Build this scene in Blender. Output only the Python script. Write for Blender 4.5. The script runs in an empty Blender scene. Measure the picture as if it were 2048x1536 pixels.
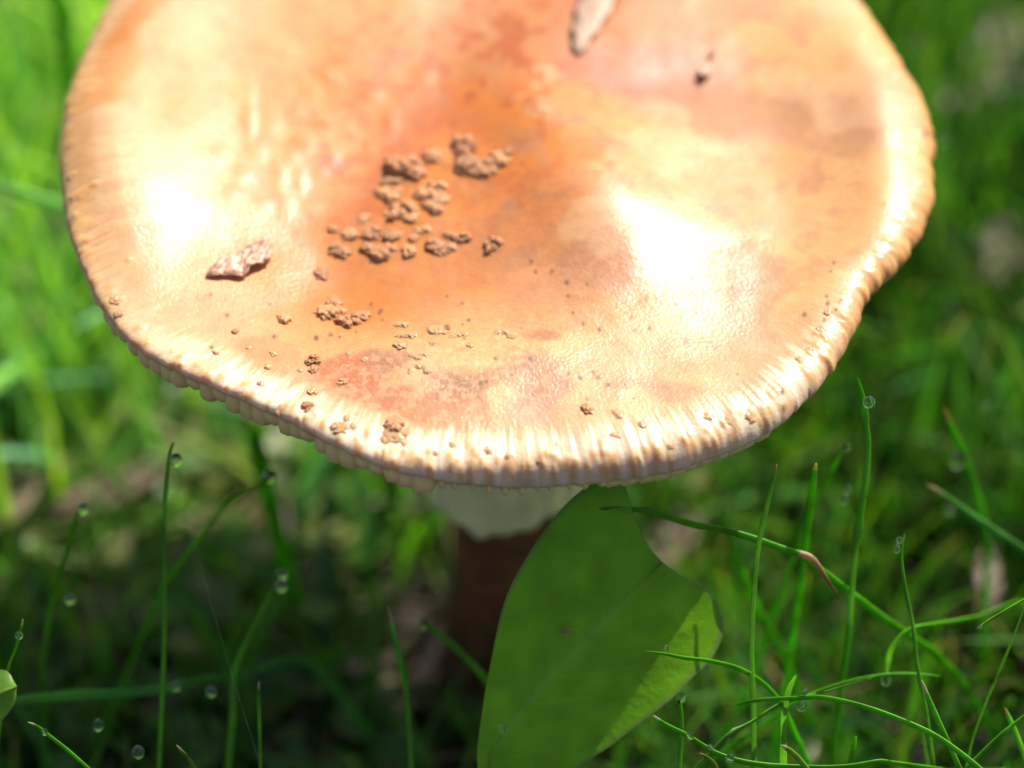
import bpy, bmesh, math, random
import numpy as np
from mathutils import Vector, Matrix
random.seed(7); rng = np.random.default_rng(7)
S = bpy.context.scene; COL = S.collection

# ------------------------------------------------------------------ camera
PITCH = math.radians(48); FPX = 1024 / math.tan(math.radians(11))      # focal length in pixels of the 2048 px wide photograph
FWD = np.array([0, math.cos(PITCH), -math.sin(PITCH)]); UP = np.array([0, math.sin(PITCH), math.cos(PITCH)]); RT = np.array([1.0, 0, 0])
CAPZ = 0.092; D0 = 0.304; FOCUS = 0.2815
CAM = np.array([0, 0, CAPZ]) - D0 * FWD - (480 / FPX * D0) * UP + (29 / FPX * D0) * RT
cd = bpy.data.cameras.new('camera'); cam = bpy.data.objects.new('camera', cd); COL.objects.link(cam)
cam.location = CAM; cam.rotation_euler = (math.pi / 2 - PITCH, 0, 0)
cd.sensor_width = 36; cd.lens = 18 / math.tan(math.radians(11)); cd.clip_start = 0.01; cd.clip_end = 200
cd.dof.use_dof = True; cd.dof.focus_distance = FOCUS; cd.dof.aperture_fstop = 9.0
S.camera = cam
# ------------------------------------------------------------------ sky, sun, exposure
SUN_EL = math.radians(50); sx, sy = 0.66, 0.75; n_ = math.hypot(sx, sy); sx /= n_; sy /= n_
SUN = np.array([sx * math.cos(SUN_EL), sy * math.cos(SUN_EL), math.sin(SUN_EL)])
W = bpy.data.worlds.new('World'); S.world = W; W.use_nodes = True
nt = W.node_tree; nt.nodes.clear()
sk = nt.nodes.new('ShaderNodeTexSky'); sk.sky_type = 'NISHITA'; sk.sun_disc = False
sk.air_density = 1.0; sk.dust_density = 2.5; sk.ozone_density = .3; sk.sun_elevation = SUN_EL; sk.sun_rotation = math.atan2(sx, sy)
bg = nt.nodes.new('ShaderNodeBackground'); bg.inputs['Strength'].default_value = 0.08
wo = nt.nodes.new('ShaderNodeOutputWorld'); nt.links.new(sk.outputs[0], bg.inputs[0]); nt.links.new(bg.outputs[0], wo.inputs[0])
sl = bpy.data.lights.new('sun', 'SUN'); sl.energy = 4.6; sl.angle = math.radians(0.5); sl.color = (1.0, 0.95, 0.88)
so = bpy.data.objects.new('sun', sl); COL.objects.link(so)
so.rotation_euler = Vector(SUN).to_track_quat('Z', 'Y').to_euler()
S.view_settings.view_transform = 'Standard'; S.view_settings.look = 'None'; S.view_settings.exposure = 0.95
S.view_settings.gamma = 1; S.view_settings.use_curve_mapping = False
S.render.engine = 'CYCLES'
S.cycles.caustics_refractive = False; S.cycles.caustics_reflective = False
S.cycles.max_bounces = 10; S.cycles.transparent_max_bounces = 8
S.cycles.use_denoising = True; S.cycles.sample_clamp_indirect = 8

# ------------------------------------------------------------------ helpers
def at(px, py, d):                       # a point seen at a pixel, at a distance along the view axis
    return CAM + d * FWD + (px - 1024) / FPX * d * RT + (768 - py) / FPX * d * UP
def on_z(px, py, z):                     # a point seen at a pixel, at a height
    r = FWD[None] + (np.atleast_1d(px)[:, None] - 1024) / FPX * RT + (768 - np.atleast_1d(py)[:, None]) / FPX * UP
    t = (z - CAM[2]) / r[:, 2]
    return CAM + t[:, None] * r
def to_px(x, y, z=CAPZ):                 # cap plane coordinates named by the photograph's pixels
    dx, dy, dz = x - CAM[0], y - CAM[1], z - CAM[2]
    d = dy * FWD[1] + dz * FWD[2]; u = dy * UP[1] + dz * UP[2]
    return 1024 + dx / d * FPX, 768 - u / d * FPX
def _hash(ix, iy, seed):
    h = (ix.astype(np.int64) * 374761393 + iy.astype(np.int64) * 668265263 + seed * 982451653) & 0x7fffffff
    h = ((h ^ (h >> 13)) * 1274126177) & 0x7fffffff
    return ((h ^ (h >> 16)) & 0xffff) / 65535.0
def noise(x, y, seed=0):
    ix = np.floor(x); iy = np.floor(y); fx = x - ix; fy = y - iy
    fx = fx * fx * (3 - 2 * fx); fy = fy * fy * (3 - 2 * fy)
    a = _hash(ix, iy, seed); b = _hash(ix + 1, iy, seed); c = _hash(ix, iy + 1, seed); d = _hash(ix + 1, iy + 1, seed)
    return (a * (1 - fx) + b * fx) * (1 - fy) + (c * (1 - fx) + d * fx) * fy
def fbm(x, y, seed=0, o=4):
    s = 0; a = 1; t = 0
    for k in range(o):
        s = s + a * noise(x * 2 ** k + 13.7 * k, y * 2 ** k - 7.1 * k, seed + k); t += a; a *= .5
    return s / t
def sstep(a, b, x):
    t = np.clip((x - a) / (b - a), 0, 1); return t * t * (3 - 2 * t)
def polydist(px, py, pts):
    d = np.full(px.shape, 1e9)
    for (x0, y0), (x1, y1) in zip(pts[:-1], pts[1:]):
        vx, vy = x1 - x0, y1 - y0; t = np.clip(((px - x0) * vx + (py - y0) * vy) / (vx * vx + vy * vy), 0, 1)
        d = np.minimum(d, np.hypot(px - x0 - t * vx, py - y0 - t * vy))
    return d
def link(name, me, parent=None, mat=None):
    o = bpy.data.objects.new(name, me); COL.objects.link(o)
    if mat is not None and not me.materials: me.materials.append(mat)
    if parent is not None: o.parent = parent
    return o
def mesh_np(name, v, quads, col=None, uv=None, smooth=True):
    me = bpy.data.meshes.new(name); v = np.asarray(v, np.float32); q = np.asarray(quads, np.int32); k = q.shape[1]
    me.vertices.add(len(v)); me.vertices.foreach_set('co', v.ravel())
    me.loops.add(q.size); me.loops.foreach_set('vertex_index', q.ravel())
    me.polygons.add(len(q)); me.polygons.foreach_set('loop_start', np.arange(0, q.size, k, dtype=np.int32))
    me.polygons.foreach_set('loop_total', np.full(len(q), k, np.int32))
    me.polygons.foreach_set('use_smooth', np.full(len(q), smooth))
    if col is not None:
        a = me.color_attributes.new('tint', 'FLOAT_COLOR', 'POINT')
        c = np.ones((len(v), 4), np.float32); c[:, :3] = col; a.data.foreach_set('color', c.ravel())
    if uv is not None:
        a = me.attributes.new('polar', 'FLOAT_VECTOR', 'POINT'); a.data.foreach_set('vector', np.asarray(uv, np.float32).ravel())
    me.update(); me.validate(); return me
def tag(o, label=None, cat=None, group=None, kind=None):
    for k, val in (('label', label), ('category', cat), ('group', group), ('kind', kind)):
        if val: o[k] = val
    return o
def empty(name, loc, label, cat, group=None):
    o = bpy.data.objects.new(name, None); COL.objects.link(o); o.location = loc; o.empty_display_size = .01
    return tag(o, label, cat, group)
def under(o, parent):                    # geometry is given in world space; the thing's empty stands at its base
    o.parent = parent; o.location = -Vector(parent.location); return o
def catmull(pts, n):
    P = np.array(pts, float); P = np.vstack([2 * P[0] - P[1], P, 2 * P[-1] - P[-2]]); out = []
    for i in range(1, len(P) - 2):
        for k in range(n):
            t = k / n; a, b, c, d = P[i - 1], P[i], P[i + 1], P[i + 2]
            out.append(.5 * (2 * b + (c - a) * t + (2 * a - 5 * b + 4 * c - d) * t * t + (3 * b - a - 3 * c + d) * t ** 3))
    out.append(P[-2]); return np.array(out)

# ------------------------------------------------------------------ materials
def mat(name):
    m = bpy.data.materials.new(name); m.use_nodes = True; return m, m.node_tree, m.node_tree.nodes['Principled BSDF']
def N(t, k, **kw):
    n = t.nodes.new(k)
    for a, b in kw.items(): setattr(n, a, b)
    return n
def tex(t, scale, detail=4, src=None, rough=.55):
    n = N(t, 'ShaderNodeTexNoise'); n.inputs['Scale'].default_value = scale; n.inputs['Detail'].default_value = detail; n.inputs['Roughness'].default_value = rough
    if src is None: src = N(t, 'ShaderNodeTexCoord').outputs['Object']
    t.links.new(src, n.inputs['Vector']); return n
def bump(t, b, h, dist, strength=1.0, prev=None):
    n = N(t, 'ShaderNodeBump'); n.inputs['Distance'].default_value = dist; n.inputs['Strength'].default_value = strength
    t.links.new(h, n.inputs['Height'])
    if prev is not None: t.links.new(prev.outputs[0], n.inputs['Normal'])
    if b is not None: t.links.new(n.outputs[0], b.inputs['Normal'])
    return n
def tint_mul(t, b, lo=.8, hi=1.15, scale=300, base=None, src=None):
    a = N(t, 'ShaderNodeAttribute'); a.attribute_name = 'tint'
    n = tex(t, scale, 5, src); mr = N(t, 'ShaderNodeMapRange'); mr.inputs[1].default_value = .3; mr.inputs[2].default_value = .7
    mr.inputs[3].default_value = lo; mr.inputs[4].default_value = hi; t.links.new(n.outputs['Fac'], mr.inputs[0])
    vm = N(t, 'ShaderNodeVectorMath', operation='SCALE')
    if base is None: t.links.new(a.outputs['Color'], vm.inputs[0])
    else: vm.inputs[0].default_value = base
    t.links.new(mr.outputs[0], vm.inputs['Scale']); t.links.new(vm.outputs[0], b.inputs['Base Color']); return vm

M = {}
# mushroom cap skin: moist, very finely grained
m, t, b = mat('cap_skin'); M['cap'] = m
vm = tint_mul(t, b, .90, 1.06, 900)
b.inputs['Roughness'].default_value = .6; b.inputs['Specular IOR Level'].default_value = .3
b.inputs['Coat Weight'].default_value = .85; b.inputs['Coat Roughness'].default_value = .29; b.inputs['Coat IOR'].default_value = 1.4
b.inputs['Subsurface Weight'].default_value = .45; b.inputs['Subsurface Scale'].default_value = .003; b.inputs['Subsurface Radius'].default_value = (1, .45, .2)
g1 = tex(t, 2600, 3); p1 = bump(t, None, g1.outputs['Fac'], .00006, 1)
po = N(t, 'ShaderNodeAttribute'); po.attribute_name = 'polar'
g2 = tex(t, 1.0, 4, po.outputs['Vector']); p2 = bump(t, b, g2.outputs['Fac'], .000015, 1, p1); t.links.new(p2.outputs[0], b.inputs['Coat Normal'])
# veil warts
m, t, b = mat('wart_flesh'); M['wart'] = m
n = tex(t, 900, 5); r = N(t, 'ShaderNodeValToRGB'); r.color_ramp.elements[0].position = .3; r.color_ramp.elements[0].color = (.60, .20, .06, 1)
r.color_ramp.elements[1].position = .68; r.color_ramp.elements[1].color = (.98, .52, .24, 1)
t.links.new(n.outputs['Fac'], r.inputs[0]); t.links.new(r.outputs[0], b.inputs['Base Color']); b.inputs['Roughness'].default_value = .5
b.inputs['Coat Weight'].default_value = .25; b.inputs['Coat Roughness'].default_value = .25
oi = N(t, 'ShaderNodeObjectInfo'); mr = N(t, 'ShaderNodeMapRange'); mr.inputs[3].default_value = .72; mr.inputs[4].default_value = 1.12; t.links.new(oi.outputs['Random'], mr.inputs[0])
hs = N(t, 'ShaderNodeHueSaturation'); t.links.new(mr.outputs[0], hs.inputs['Value']); t.links.new(r.outputs[0], hs.inputs['Color']); t.links.new(hs.outputs[0], b.inputs['Base Color'])
b.inputs['Subsurface Weight'].default_value = .25; b.inputs['Subsurface Scale'].default_value = .001
bump(t, b, tex(t, 2500, 5).outputs['Fac'], .0002)
m, t, b = mat('pale_wart_flesh'); M['pale'] = m
n = tex(t, 900, 5); r = N(t, 'ShaderNodeValToRGB'); r.color_ramp.elements[0].position = .3; r.color_ramp.elements[0].color = (.74, .36, .12, 1)
r.color_ramp.elements[1].position = .68; r.color_ramp.elements[1].color = (.90, .56, .26, 1)
t.links.new(n.outputs['Fac'], r.inputs[0]); t.links.new(r.outputs[0], b.inputs['Base Color']); b.inputs['Roughness'].default_value = .4
b.inputs['Coat Weight'].default_value = .6; b.inputs['Coat Roughness'].default_value = .15
bump(t, b, tex(t, 2500, 5).outputs['Fac'], .0002)
def simple(key, col, rough=.6, lo=.75, hi=1.2, scale=400, bs=1500, bd=.0001, sss=0):
    m, t, b = mat(key); M[key] = m; tint_mul(t, b, lo, hi, scale, col); b.inputs['Roughness'].default_value = rough
    if sss: b.inputs['Subsurface Weight'].default_value = sss; b.inputs['Subsurface Scale'].default_value = .002
    bump(t, b, tex(t, bs, 5).outputs['Fac'], bd); return m
simple('gill_flesh', (.93, .62, .28), .5, .9, 1.03, sss=.5)
simple('ring_flesh', (.92, .74, .36), .6, .75, 1.08, 250, sss=.2)
simple('stem_flesh', (.15, .045, .012), .6, .5, 1.3, 250)
simple('dry_straw', (.36, .23, .15), .6)
simple('dark_flake', (.52, .28, .18), .45, .7, 1.2, 700)
simple('seed', (.72, .42, .30), .3)
simple('dry_leaf', (.12, .08, .045), .6, .6, 1.3, 120, 900, .0002)
simple('twig', (.22, .17, .16), .7, .6, 1.4, 200, 900, .0002)
simple('silk', (.8, .8, .8), .3)
# soil
m, t, b = mat('soil'); M['soil'] = m
n = tex(t, 140, 8); r = N(t, 'ShaderNodeValToRGB'); r.color_ramp.elements[0].position = .3; r.color_ramp.elements[0].color = (.012, .008, .006, 1)
r.color_ramp.elements[1].position = .72; r.color_ramp.elements[1].color = (.045, .03, .02, 1)
t.links.new(n.outputs['Fac'], r.inputs[0]); t.links.new(r.outputs[0], b.inputs['Base Color']); b.inputs['Roughness'].default_value = .9
bump(t, b, tex(t, 400, 6).outputs['Fac'], .002)
# foliage: tinted, glossy, lets light through
def foliage(key, rough, trans, tr_col, spec=.5, lo=.75, hi=1.2, scale=250, coat=0):
    m, t, b = mat(key); M[key] = m; vm = tint_mul(t, b, lo, hi, scale)
    b.inputs['Roughness'].default_value = rough; b.inputs['Specular IOR Level'].default_value = spec; b.inputs['Coat Weight'].default_value = coat
    tr = N(t, 'ShaderNodeBsdfTranslucent'); mu = N(t, 'ShaderNodeVectorMath', operation='MULTIPLY'); mu.inputs[1].default_value = tr_col
    t.links.new(vm.outputs[0], mu.inputs[0]); t.links.new(mu.outputs[0], tr.inputs[0])
    mx = N(t, 'ShaderNodeMixShader'); mx.inputs[0].default_value = trans; out = t.nodes['Material Output']
    t.links.new(b.outputs[0], mx.inputs[1]); t.links.new(tr.outputs[0], mx.inputs[2]); t.links.new(mx.outputs[0], out.inputs['Surface'])
    return m, t, b
m, t, b = foliage('grass_leaf', .40, .45, (1.3, 1.75, .4), .35); bump(t, b, tex(t, 1800, 3).outputs['Fac'], .00005)
m, t, b = foliage('lawn_leaf', .42, .42, (1.4, 1.65, .5), .4)
m, t, b = foliage('broad_leaf', .45, .38, (1.5, 1.7, .5), .28, .80, 1.1, 220); bump(t, b, tex(t, 900, 5).outputs['Fac'], .00012)
# water
m, t, b = mat('dew_water'); M['water'] = m
b.inputs['Base Color'].default_value = (1, 1, 1, 1); b.inputs['Roughness'].default_value = 0.0; b.inputs['IOR'].default_value = 1.333; b.inputs['Transmission Weight'].default_value = 1

# ------------------------------------------------------------------ the ground
def ground_h(x, y):
    near = np.exp(-(x * x + y * y) / .5)
    return (fbm(x * 25 + 5, y * 25, 3, 5) - .5) * .012 * near
g = np.concatenate([-np.geomspace(60, .45, 22), np.linspace(-.42, .42, 240), np.geomspace(.45, 60, 22)])
X, Y = np.meshgrid(g, g, indexing='ij'); Z = ground_h(X, Y); n = len(g)
idx = np.arange(n * n).reshape(n, n)
Q = np.stack([idx[:-1, :-1], idx[1:, :-1], idx[1:, 1:], idx[:-1, 1:]], -1).reshape(-1, 4)
o = link('ground', mesh_np('ground', np.stack([X, Y, Z], -1).reshape(-1, 3), Q), mat=M['soil']); tag(o, kind='structure')

# ------------------------------------------------------------------ the mushroom cap
OUT = [(240, 0), (200, 70), (165, 150), (140, 220), (126, 290), (122, 350), (128, 410), (136, 465), (152, 520), (178, 575), (205, 625), (238, 668),
       (290, 712), (348, 741), (410, 768), (478, 795), (573, 840), (669, 890), (761, 933), (860, 958), (950, 968), (1050, 972), (1130, 968), (1200, 962),
       (1300, 950), (1380, 930), (1450, 905), (1530, 868), (1575, 836), (1615, 798), (1650, 762), (1682, 718), (1706, 676), (1722, 635), (1738, 598),
       (1775, 566), (1810, 530), (1840, 475), (1864, 420), (1862, 340), (1868, 300), (1855, 240), (1832, 185), (1790, 120), (1750, 60), (1705, 0)]
def drop(th):                            # how far the margin rolls down, by direction
    f = np.clip(-np.sin(th), 0, 1)
    tw = np.where(th > 1.6, th - 2 * np.pi, th); lf = sstep(-1.5, -1.9, tw) * sstep(-3.1, -2.7, tw)
    return (.0028 + .0010 * f ** 2) * (1 - .68 * lf)
CX, CY = 0.0, 0.0
op = np.array(OUT, float); th_ = None; zz = np.full(len(op), CAPZ - .004)
for _ in range(4):
    P = np.array([on_z(a[0], a[1], z)[0] for a, z in zip(op, zz)])
    th_ = np.arctan2(P[:, 1] - CY, P[:, 0] - CX); zz = CAPZ - drop(th_)
R_ = np.hypot(P[:, 0] - CX, P[:, 1] - CY)
th_u = np.unwrap(th_)                    # anticlockwise from upper left, through the front, to upper right
th_b = np.linspace(th_u[-1], th_u[0] + 2 * np.pi, 9)[1:-1]
R_b = np.interp(th_b, [th_u[-1], (th_u[-1] + th_u[0] + 2 * np.pi) / 2, th_u[0] + 2 * np.pi], [R_[-1], .052, R_[0]])
TT = np.concatenate([th_u, th_b]); RR = np.concatenate([R_, R_b]); TT3 = np.concatenate([TT - 2 * np.pi, TT, TT + 2 * np.pi]); RR3 = np.tile(RR, 3)
def rimR(th):
    return sum(np.interp(th + k, TT3, RR3) for k in (-.014, -.007, 0, .007, .014)) / 5
VALLEY = [(1120, -120), (1010, 0), (900, 140), (820, 250), (750, 350), (710, 430), (690, 500)]
BUMPS = [  # px, py, sigma x, sigma y, height mm
    (170, 350, 165, 190, 4.8), (330, -60, 170, 130, 3.0), (440, 200, 70, 70, .8), (590, 330, 90, 120, -.5),
    (1180, 430, 125, 95, 3.0), (1130, 225, 90, 75, 1.7), (1775, 300, 60, 270, 1.2), (1740, 600, 110, 80, 1.0),
    (1500, 330, 110, 220, -1.3), (1000, 570, 260, 60, -.7), (880, 700, 260, 90, .8), (560, 610, 200, 100, -1.2), (1330, 690, 190, 60, -.7),
    (950, 400, 110, 110, -.8), (1420, 160, 120, 50, -.6), (1560, 620, 90, 60, -.8), (300, 640, 90, 60, -.5)]
PIMP = [(560, 350, 13, 28, .5), (600, 350, 12, 22, .45), (520, 300, 12, 14, .4), (545, 250, 14, 18, .35), (610, 280, 14, 14, .4), (650, 240, 12, 14, .3),
        (665, 300, 12, 10, .4), (585, 300, 10, 12, .35), (490, 350, 14, 12, .4), (470, 390, 15, 12, .3), (620, 395, 14, 12, .3), (640, 330, 12, 12, .35), (575, 395, 14, 16, .45),
        (500, 235, 9, 40, .45), (480, 200, 14, 14, .3), (700, 250, 14, 12, .3), (660, 150, 16, 14, .4), (745, 175, 16, 14, .4), (850, 138, 14, 13, .4), (720, 215, 14, 14, .3),
        (630, 180, 13, 13, .3), (590, 220, 14, 14, .3), (780, 230, 12, 12, .3), (1090, 270, 14, 14, .35), (1120, 300, 14, 14, .3), (1230, 360, 12, 10, .3), (530, 400, 14, 12, .3), (440, 320, 14, 14, .25)]
def cap_h(x, y, th, rho):                # height of the cap skin above its reference plane, metres
    px, py = to_px(x, y)
    wx = px + 40 * (fbm(px / 220, py / 220, 21, 1) - .5) * 2; wy = py + 40 * (fbm(px / 220, py / 220, 31, 1) - .5) * 2
    h = np.zeros_like(px)
    for a, c, s1, s2, k in BUMPS: h = h + k * np.exp(-((wx - a) / s1) ** 2 / 2 - ((wy - c) / s2) ** 2 / 2)
    h = h - 1.3 * np.exp(-(polydist(wx, wy, VALLEY) / 80) ** 2 / 2)
    for a, c, s1, s2, k in PIMP: h = h + k * .3 * np.exp(-((px - a) / s1) ** 2 / 2 - ((py - c) / s2) ** 2 / 2)
    h = h + (fbm(px / 210, py / 170, 5, 2) - .5) * .9 + (fbm(px / 70, py / 60, 8, 2) - .5) * .13 + (fbm(px / 22, py / 20, 9, 2) - .5) * .02
    win = 1 - sstep(.86, 1.0, rho)
    h = h * (.55 + .45 * win)
    return h / 1000
def margin(th, rho):                     # roll of the margin, striations, little knobs
    tw = np.where(th > 1.6, th - 2 * np.pi, th); lf = sstep(-1.75, -2.1, tw) * sstep(-3.1, -2.7, tw)
    z = -drop(th) * (.25 * np.clip((rho - .72) / .28, 0, 1) ** 2 + .75 * (1 - np.power(np.clip(1 - rho ** (46 + 60 * lf), 0, 1), .55)))
    a = th * .05                         # arc in metres
    band = sstep(.86, .95, rho)
    st = fbm(a / .0005, rho * 4, 41, 3) - .5
    st2 = fbm(a / .0003, rho * 7, 44, 2) - .5
    band = band * (1 - .6 * sstep(-1.05, -.7, tw) * sstep(1.2, .9, tw))
    z = z + band * (st * .00019 + st2 * .00006)
    return z
knobs = []
for k in range(420):
    th = rng.uniform(math.radians(-205), math.radians(35)); r = 1 - abs(rng.normal(0, .028)) - .005
    if -1.9 < th < -.2 or rng.random() < .5: knobs.append((th, r, rng.uniform(.00022, .0005), rng.uniform(.00006, .00020)))
KX = np.array([math.cos(k[0]) * k[1] for k in knobs]); 
def cap_xy(th, rho):
    a = th * .05
    edge = (fbm(a / .0011, a * 0, 51, 2) - .5) * .00075 * (.35 + .35 * sstep(-1.3, -.5, np.where(th > 1.6, th - 2 * np.pi, th)))
    R = rimR(th) + edge * sstep(.93, 1, rho)
    r = rho * R
    return CX + r * np.cos(th), CY + r * np.sin(th)
NT1, NT2, NR = 1500, 150, 300
ths = np.concatenate([np.linspace(math.radians(-212), math.radians(42), NT1, endpoint=False), np.linspace(math.radians(42), math.radians(148), NT2, endpoint=False)])
rhos = np.concatenate([np.linspace(.0, .84, 190), np.linspace(.84, .985, 85)[1:], 1 - .015 * (1 - np.linspace(0, 1, 27)[1:]) ** 2.2]); NR = len(rhos); NT = len(ths)
TH, RH = np.meshgrid(ths, rhos, indexing='ij'); X, Y = cap_xy(TH, RH)
Z = CAPZ + cap_h(X, Y, TH, RH) + margin(TH, RH)
kcol = np.zeros_like(X)
for (kt, kr, kw, kh) in knobs:
    i0 = np.searchsorted(ths, kt - .03); i1 = np.searchsorted(ths, kt + .03); j0 = np.searchsorted(rhos, kr - .045)
    R0 = rimR(np.array([kt]))[0]
    da = (TH[i0:i1, j0:] - kt) * R0; dr = (RH[i0:i1, j0:] - kr) * R0
    gk = np.exp(-(da / kw) ** 2 / 1.2 - (dr / (kw * 1.5)) ** 2 / 1.2); Z[i0:i1, j0:] += kh * gk * (.5 if kt > -.6 else 1); kcol[i0:i1, j0:] = np.maximum(kcol[i0:i1, j0:], gk)
# ---- the cap's own colours (pigment only)
px, py = to_px(X, Y)
wv = 18; qx = px + wv * 2 * (fbm(px / 70, py / 70, 61, 4) - .5); qy = py + wv * 2 * (fbm(px / 70, py / 70, 71, 4) - .5)
def G(a, c, s1, s2, rot=0):
    dx, dy = qx - a, qy - c
    if rot: cr, sr = math.cos(rot), math.sin(rot); dx, dy = dx * cr + dy * sr, -dx * sr + dy * cr
    return np.exp(-(dx / s1) ** 2 / 2 - (dy / s2) ** 2 / 2)
cream = np.array([.84, .59, .36]); tan = np.array([.79, .43, .15]); orange = np.array([.72, .27, .03]); rust = np.array([.56, .17, .015])
salmon = np.array([.68, .31, .13]); brown = np.array([.40, .20, .10]); pinkb = np.array([.66, .34, .20]); white = np.array([1.1, .94, .74]); peach = np.array([.80, .48, .25])
C = np.ones(px.shape + (3,)) * cream
def mix(w, c):
    global C
    w = np.clip(w, 0, 1)[..., None]; C = C * (1 - w) + np.asarray(c) * w
mix(.95 * np.clip(G(1020, 330, 430, 290) * 1.5, 0, 1), tan); mix(.6 * G(1000, 100, 360, 190), orange)
mix(.95 * G(1450, 350, 280, 260), tan); mix(.5 * G(1350, 60, 330, 120), tan); mix(.5 * G(1560, 500, 120, 200), tan); mix(.5 * G(1250, 660, 300, 110, .1), tan); mix(.35 * G(700, 640, 260, 80), tan)
ow = .9 * np.exp(-(polydist(qx, qy, VALLEY) / 120) ** 2 / 2) + .75 * G(900, 330, 190, 150) + .5 * G(1000, 100, 200, 140) + .35 * G(980, 470, 190, 100) + .4 * G(1080, 380, 120, 50, -.2) + .25 * G(800, 560, 200, 60)
mix(ow * 1.2, orange)
mix(.75 * np.exp(-(polydist(qx, qy, [(860, 180), (820, 250), (740, 370), (690, 430)]) / 32) ** 2 / 2), rust)
mix(.45 * np.exp(-(polydist(qx, qy, [(830, 210), (900, 230), (960, 250)]) / 16) ** 2 / 2) + .5 * G(900, 180, 14, 28) + .4 * G(1025, 185, 22, 16) + .4 * G(700, 520, 60, 14, -.6), rust)
for a, c, s1, s2, rt, col, w in [
    (1290, 135, 90, 26, 0, (.42, .15, .08), .85), (1500, 215, 130, 32, .1, brown, .85), (1660, 250, 60, 30, .2, brown, .9), (1560, 220, 50, 20, .2, (.42, .2, .06), .4),
    (1640, 360, 50, 60, 0, (.58, .36, .16), .5), (1690, 440, 50, 30, 0, (.55, .36, .14), .4), (1480, 325, 60, 16, -.2, orange, .55), (1490, 400, 80, 26, .3, pinkb, .45), (1560, 300, 60, 30, 0, salmon, .3),
    (1500, 605, 24, 38, .5, (.52, .17, .07), .85), (1440, 680, 70, 22, -.3, salmon, .45), (1530, 720, 60, 30, 0, (.58, .36, .2), .55), (1600, 640, 60, 25, -.4, (.62, .42, .24), .35),
    (1620, 540, 70, 9, -.45, (.5, .25, .12), .5), (1350, 720, 90, 30, .2, peach, .4), (1420, 470, 60, 40, 0, pinkb, .2), (1120, 610, 90, 30, .1, salmon, .3),
    (520, 690, 30, 14, 0, salmon, .7), (600, 730, 60, 16, .2, salmon, .5), (700, 745, 40, 22, .1, (.58, .2, .09), .85), (775, 720, 24, 12, .2, (.42, .2, .12), .7),
    (740, 790, 60, 17, .25, (.64, .27, .11), .9), (830, 820, 45, 14, .2, (.64, .27, .11), .85), (905, 790, 34, 18, .3, (.5, .25, .14), .8), (900, 830, 45, 20, 0, salmon, .8), (970, 770, 60, 9, -.3, brown, .5),
    (1080, 770, 26, 26, .3, (.55, .28, .17), .75), (1065, 815, 26, 20, 0, (.6, .33, .22), .6), (1130, 740, 60, 10, 0, brown, .3), (1340, 775, 40, 11, .2, (.58, .3, .16), .7), (1240, 770, 16, 9, 0, brown, .5),
    (1125, 765, 12, 8, 0, brown, .5), (1095, 680, 18, 8, 0, (.42, .17, .05), .7), (1240, 725, 50, 16, 0, (.6, .4, .22), .5), (1000, 630, 90, 26, 0, (.6, .36, .18), .3),
    (320, 500, 40, 12, 0, salmon, .5), (300, 545, 50, 20, 0, peach, .5), (330, 560, 50, 30, 0, peach, .3), (240, 160, 26, 40, .3, orange, .6), (285, 60, 50, 14, -.7, orange, .6), (200, 240, 40, 10, 0, orange, .55), (170, 310, 16, 90, 0, tan, .5),
    (1770, 75, 20, 20, 0, orange, .3), (1812, 130, 16, 26, 0, salmon, .4), (470, 620, 70, 10, -.4, (.7, .4, .2), .4), (430, 600, 60, 8, -.3, (.7, .4, .2), .4),
    (430, 230, 40, 60, 0, tan, .5), (400, 260, 50, 20, 0, orange, .25), (1150, 60, 140, 60, 0, pinkb, .35), (1300, 60, 90, 40, 0, pinkb, .35), (950, 60, 40, 50, 0, (.45, .2, .05), .3),
    (1150, 480, 110, 60, 0, pinkb, .35), (1200, 560, 80, 20, 0, pinkb, .3), (620, 300, 60, 60, 0, peach, .4), (670, 310, 14, 10, 0, (.7, .2, .12), .6), (1840, 350, 24, 160, 0, tan, .5), (1560, 360, 150, 130, 0, tan, .35)]:
    mix(w * sstep(.22, .68, G(a, c, s1 * 1.5, s2 * 1.5, rt)), col)
# white, finely streaked margin at the front
fr = np.clip(-np.sin(TH), 0, 1); a_ = TH * .05
streak = fbm(a_ / .00055, RH * 3, 81, 3)
mix(sstep(.895, .945, RH + .10 * (streak - .5)) * sstep(.5, .85, fr) * .8, white)
mix(sstep(.80, .95, RH) * sstep(.56, .70, fbm(a_ / .0011, RH * 6, 85, 3)) * .6 * sstep(.2, .6, fr), (.76, .52, .30))
mix(sstep(.84, .9, RH) * (1 - sstep(.92, .99, RH)) * sstep(.55, .68, fbm(a_ / .0007, RH * 9, 88, 3)) * .5 * sstep(.5, .9, fr), (.74, .45, .24))
mix(sstep(.90, .98, RH) * (1 - sstep(.2, .6, fr)) * .35, tan)
mix(kcol * .85, (.86, .50, .20))
mt = fbm(px / 95, py / 60, 131, 4); m2 = fbm(px / 34, py / 22, 137, 3); rt_ = np.clip(G(1350, 330, 380, 300) * 1.3, 0, 1)
mix(sstep(.52, .68, mt) * .6 * rt_, (.56, .26, .12)); mix(sstep(.56, .70, m2) * .5 * (.4 + .6 * rt_) * (1 - sstep(.8, .9, RH)), (.55, .27, .13))
mix(sstep(.54, .70, fbm(px / 120, py / 80, 141, 3)) * .45 * rt_, (.84, .58, .34))
mix(sstep(.52, .66, fbm(px / 26, py / 20, 151, 3)) * .75 * (G(900, 240, 230, 150) + G(1000, 60, 160, 80)), rust)
mix(sstep(.50, .66, fbm(TH * 30, RH * 7, 161, 4)) * .35 * G(280, 420, 200, 200), peach * np.array((.95, .8, .7)))
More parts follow.
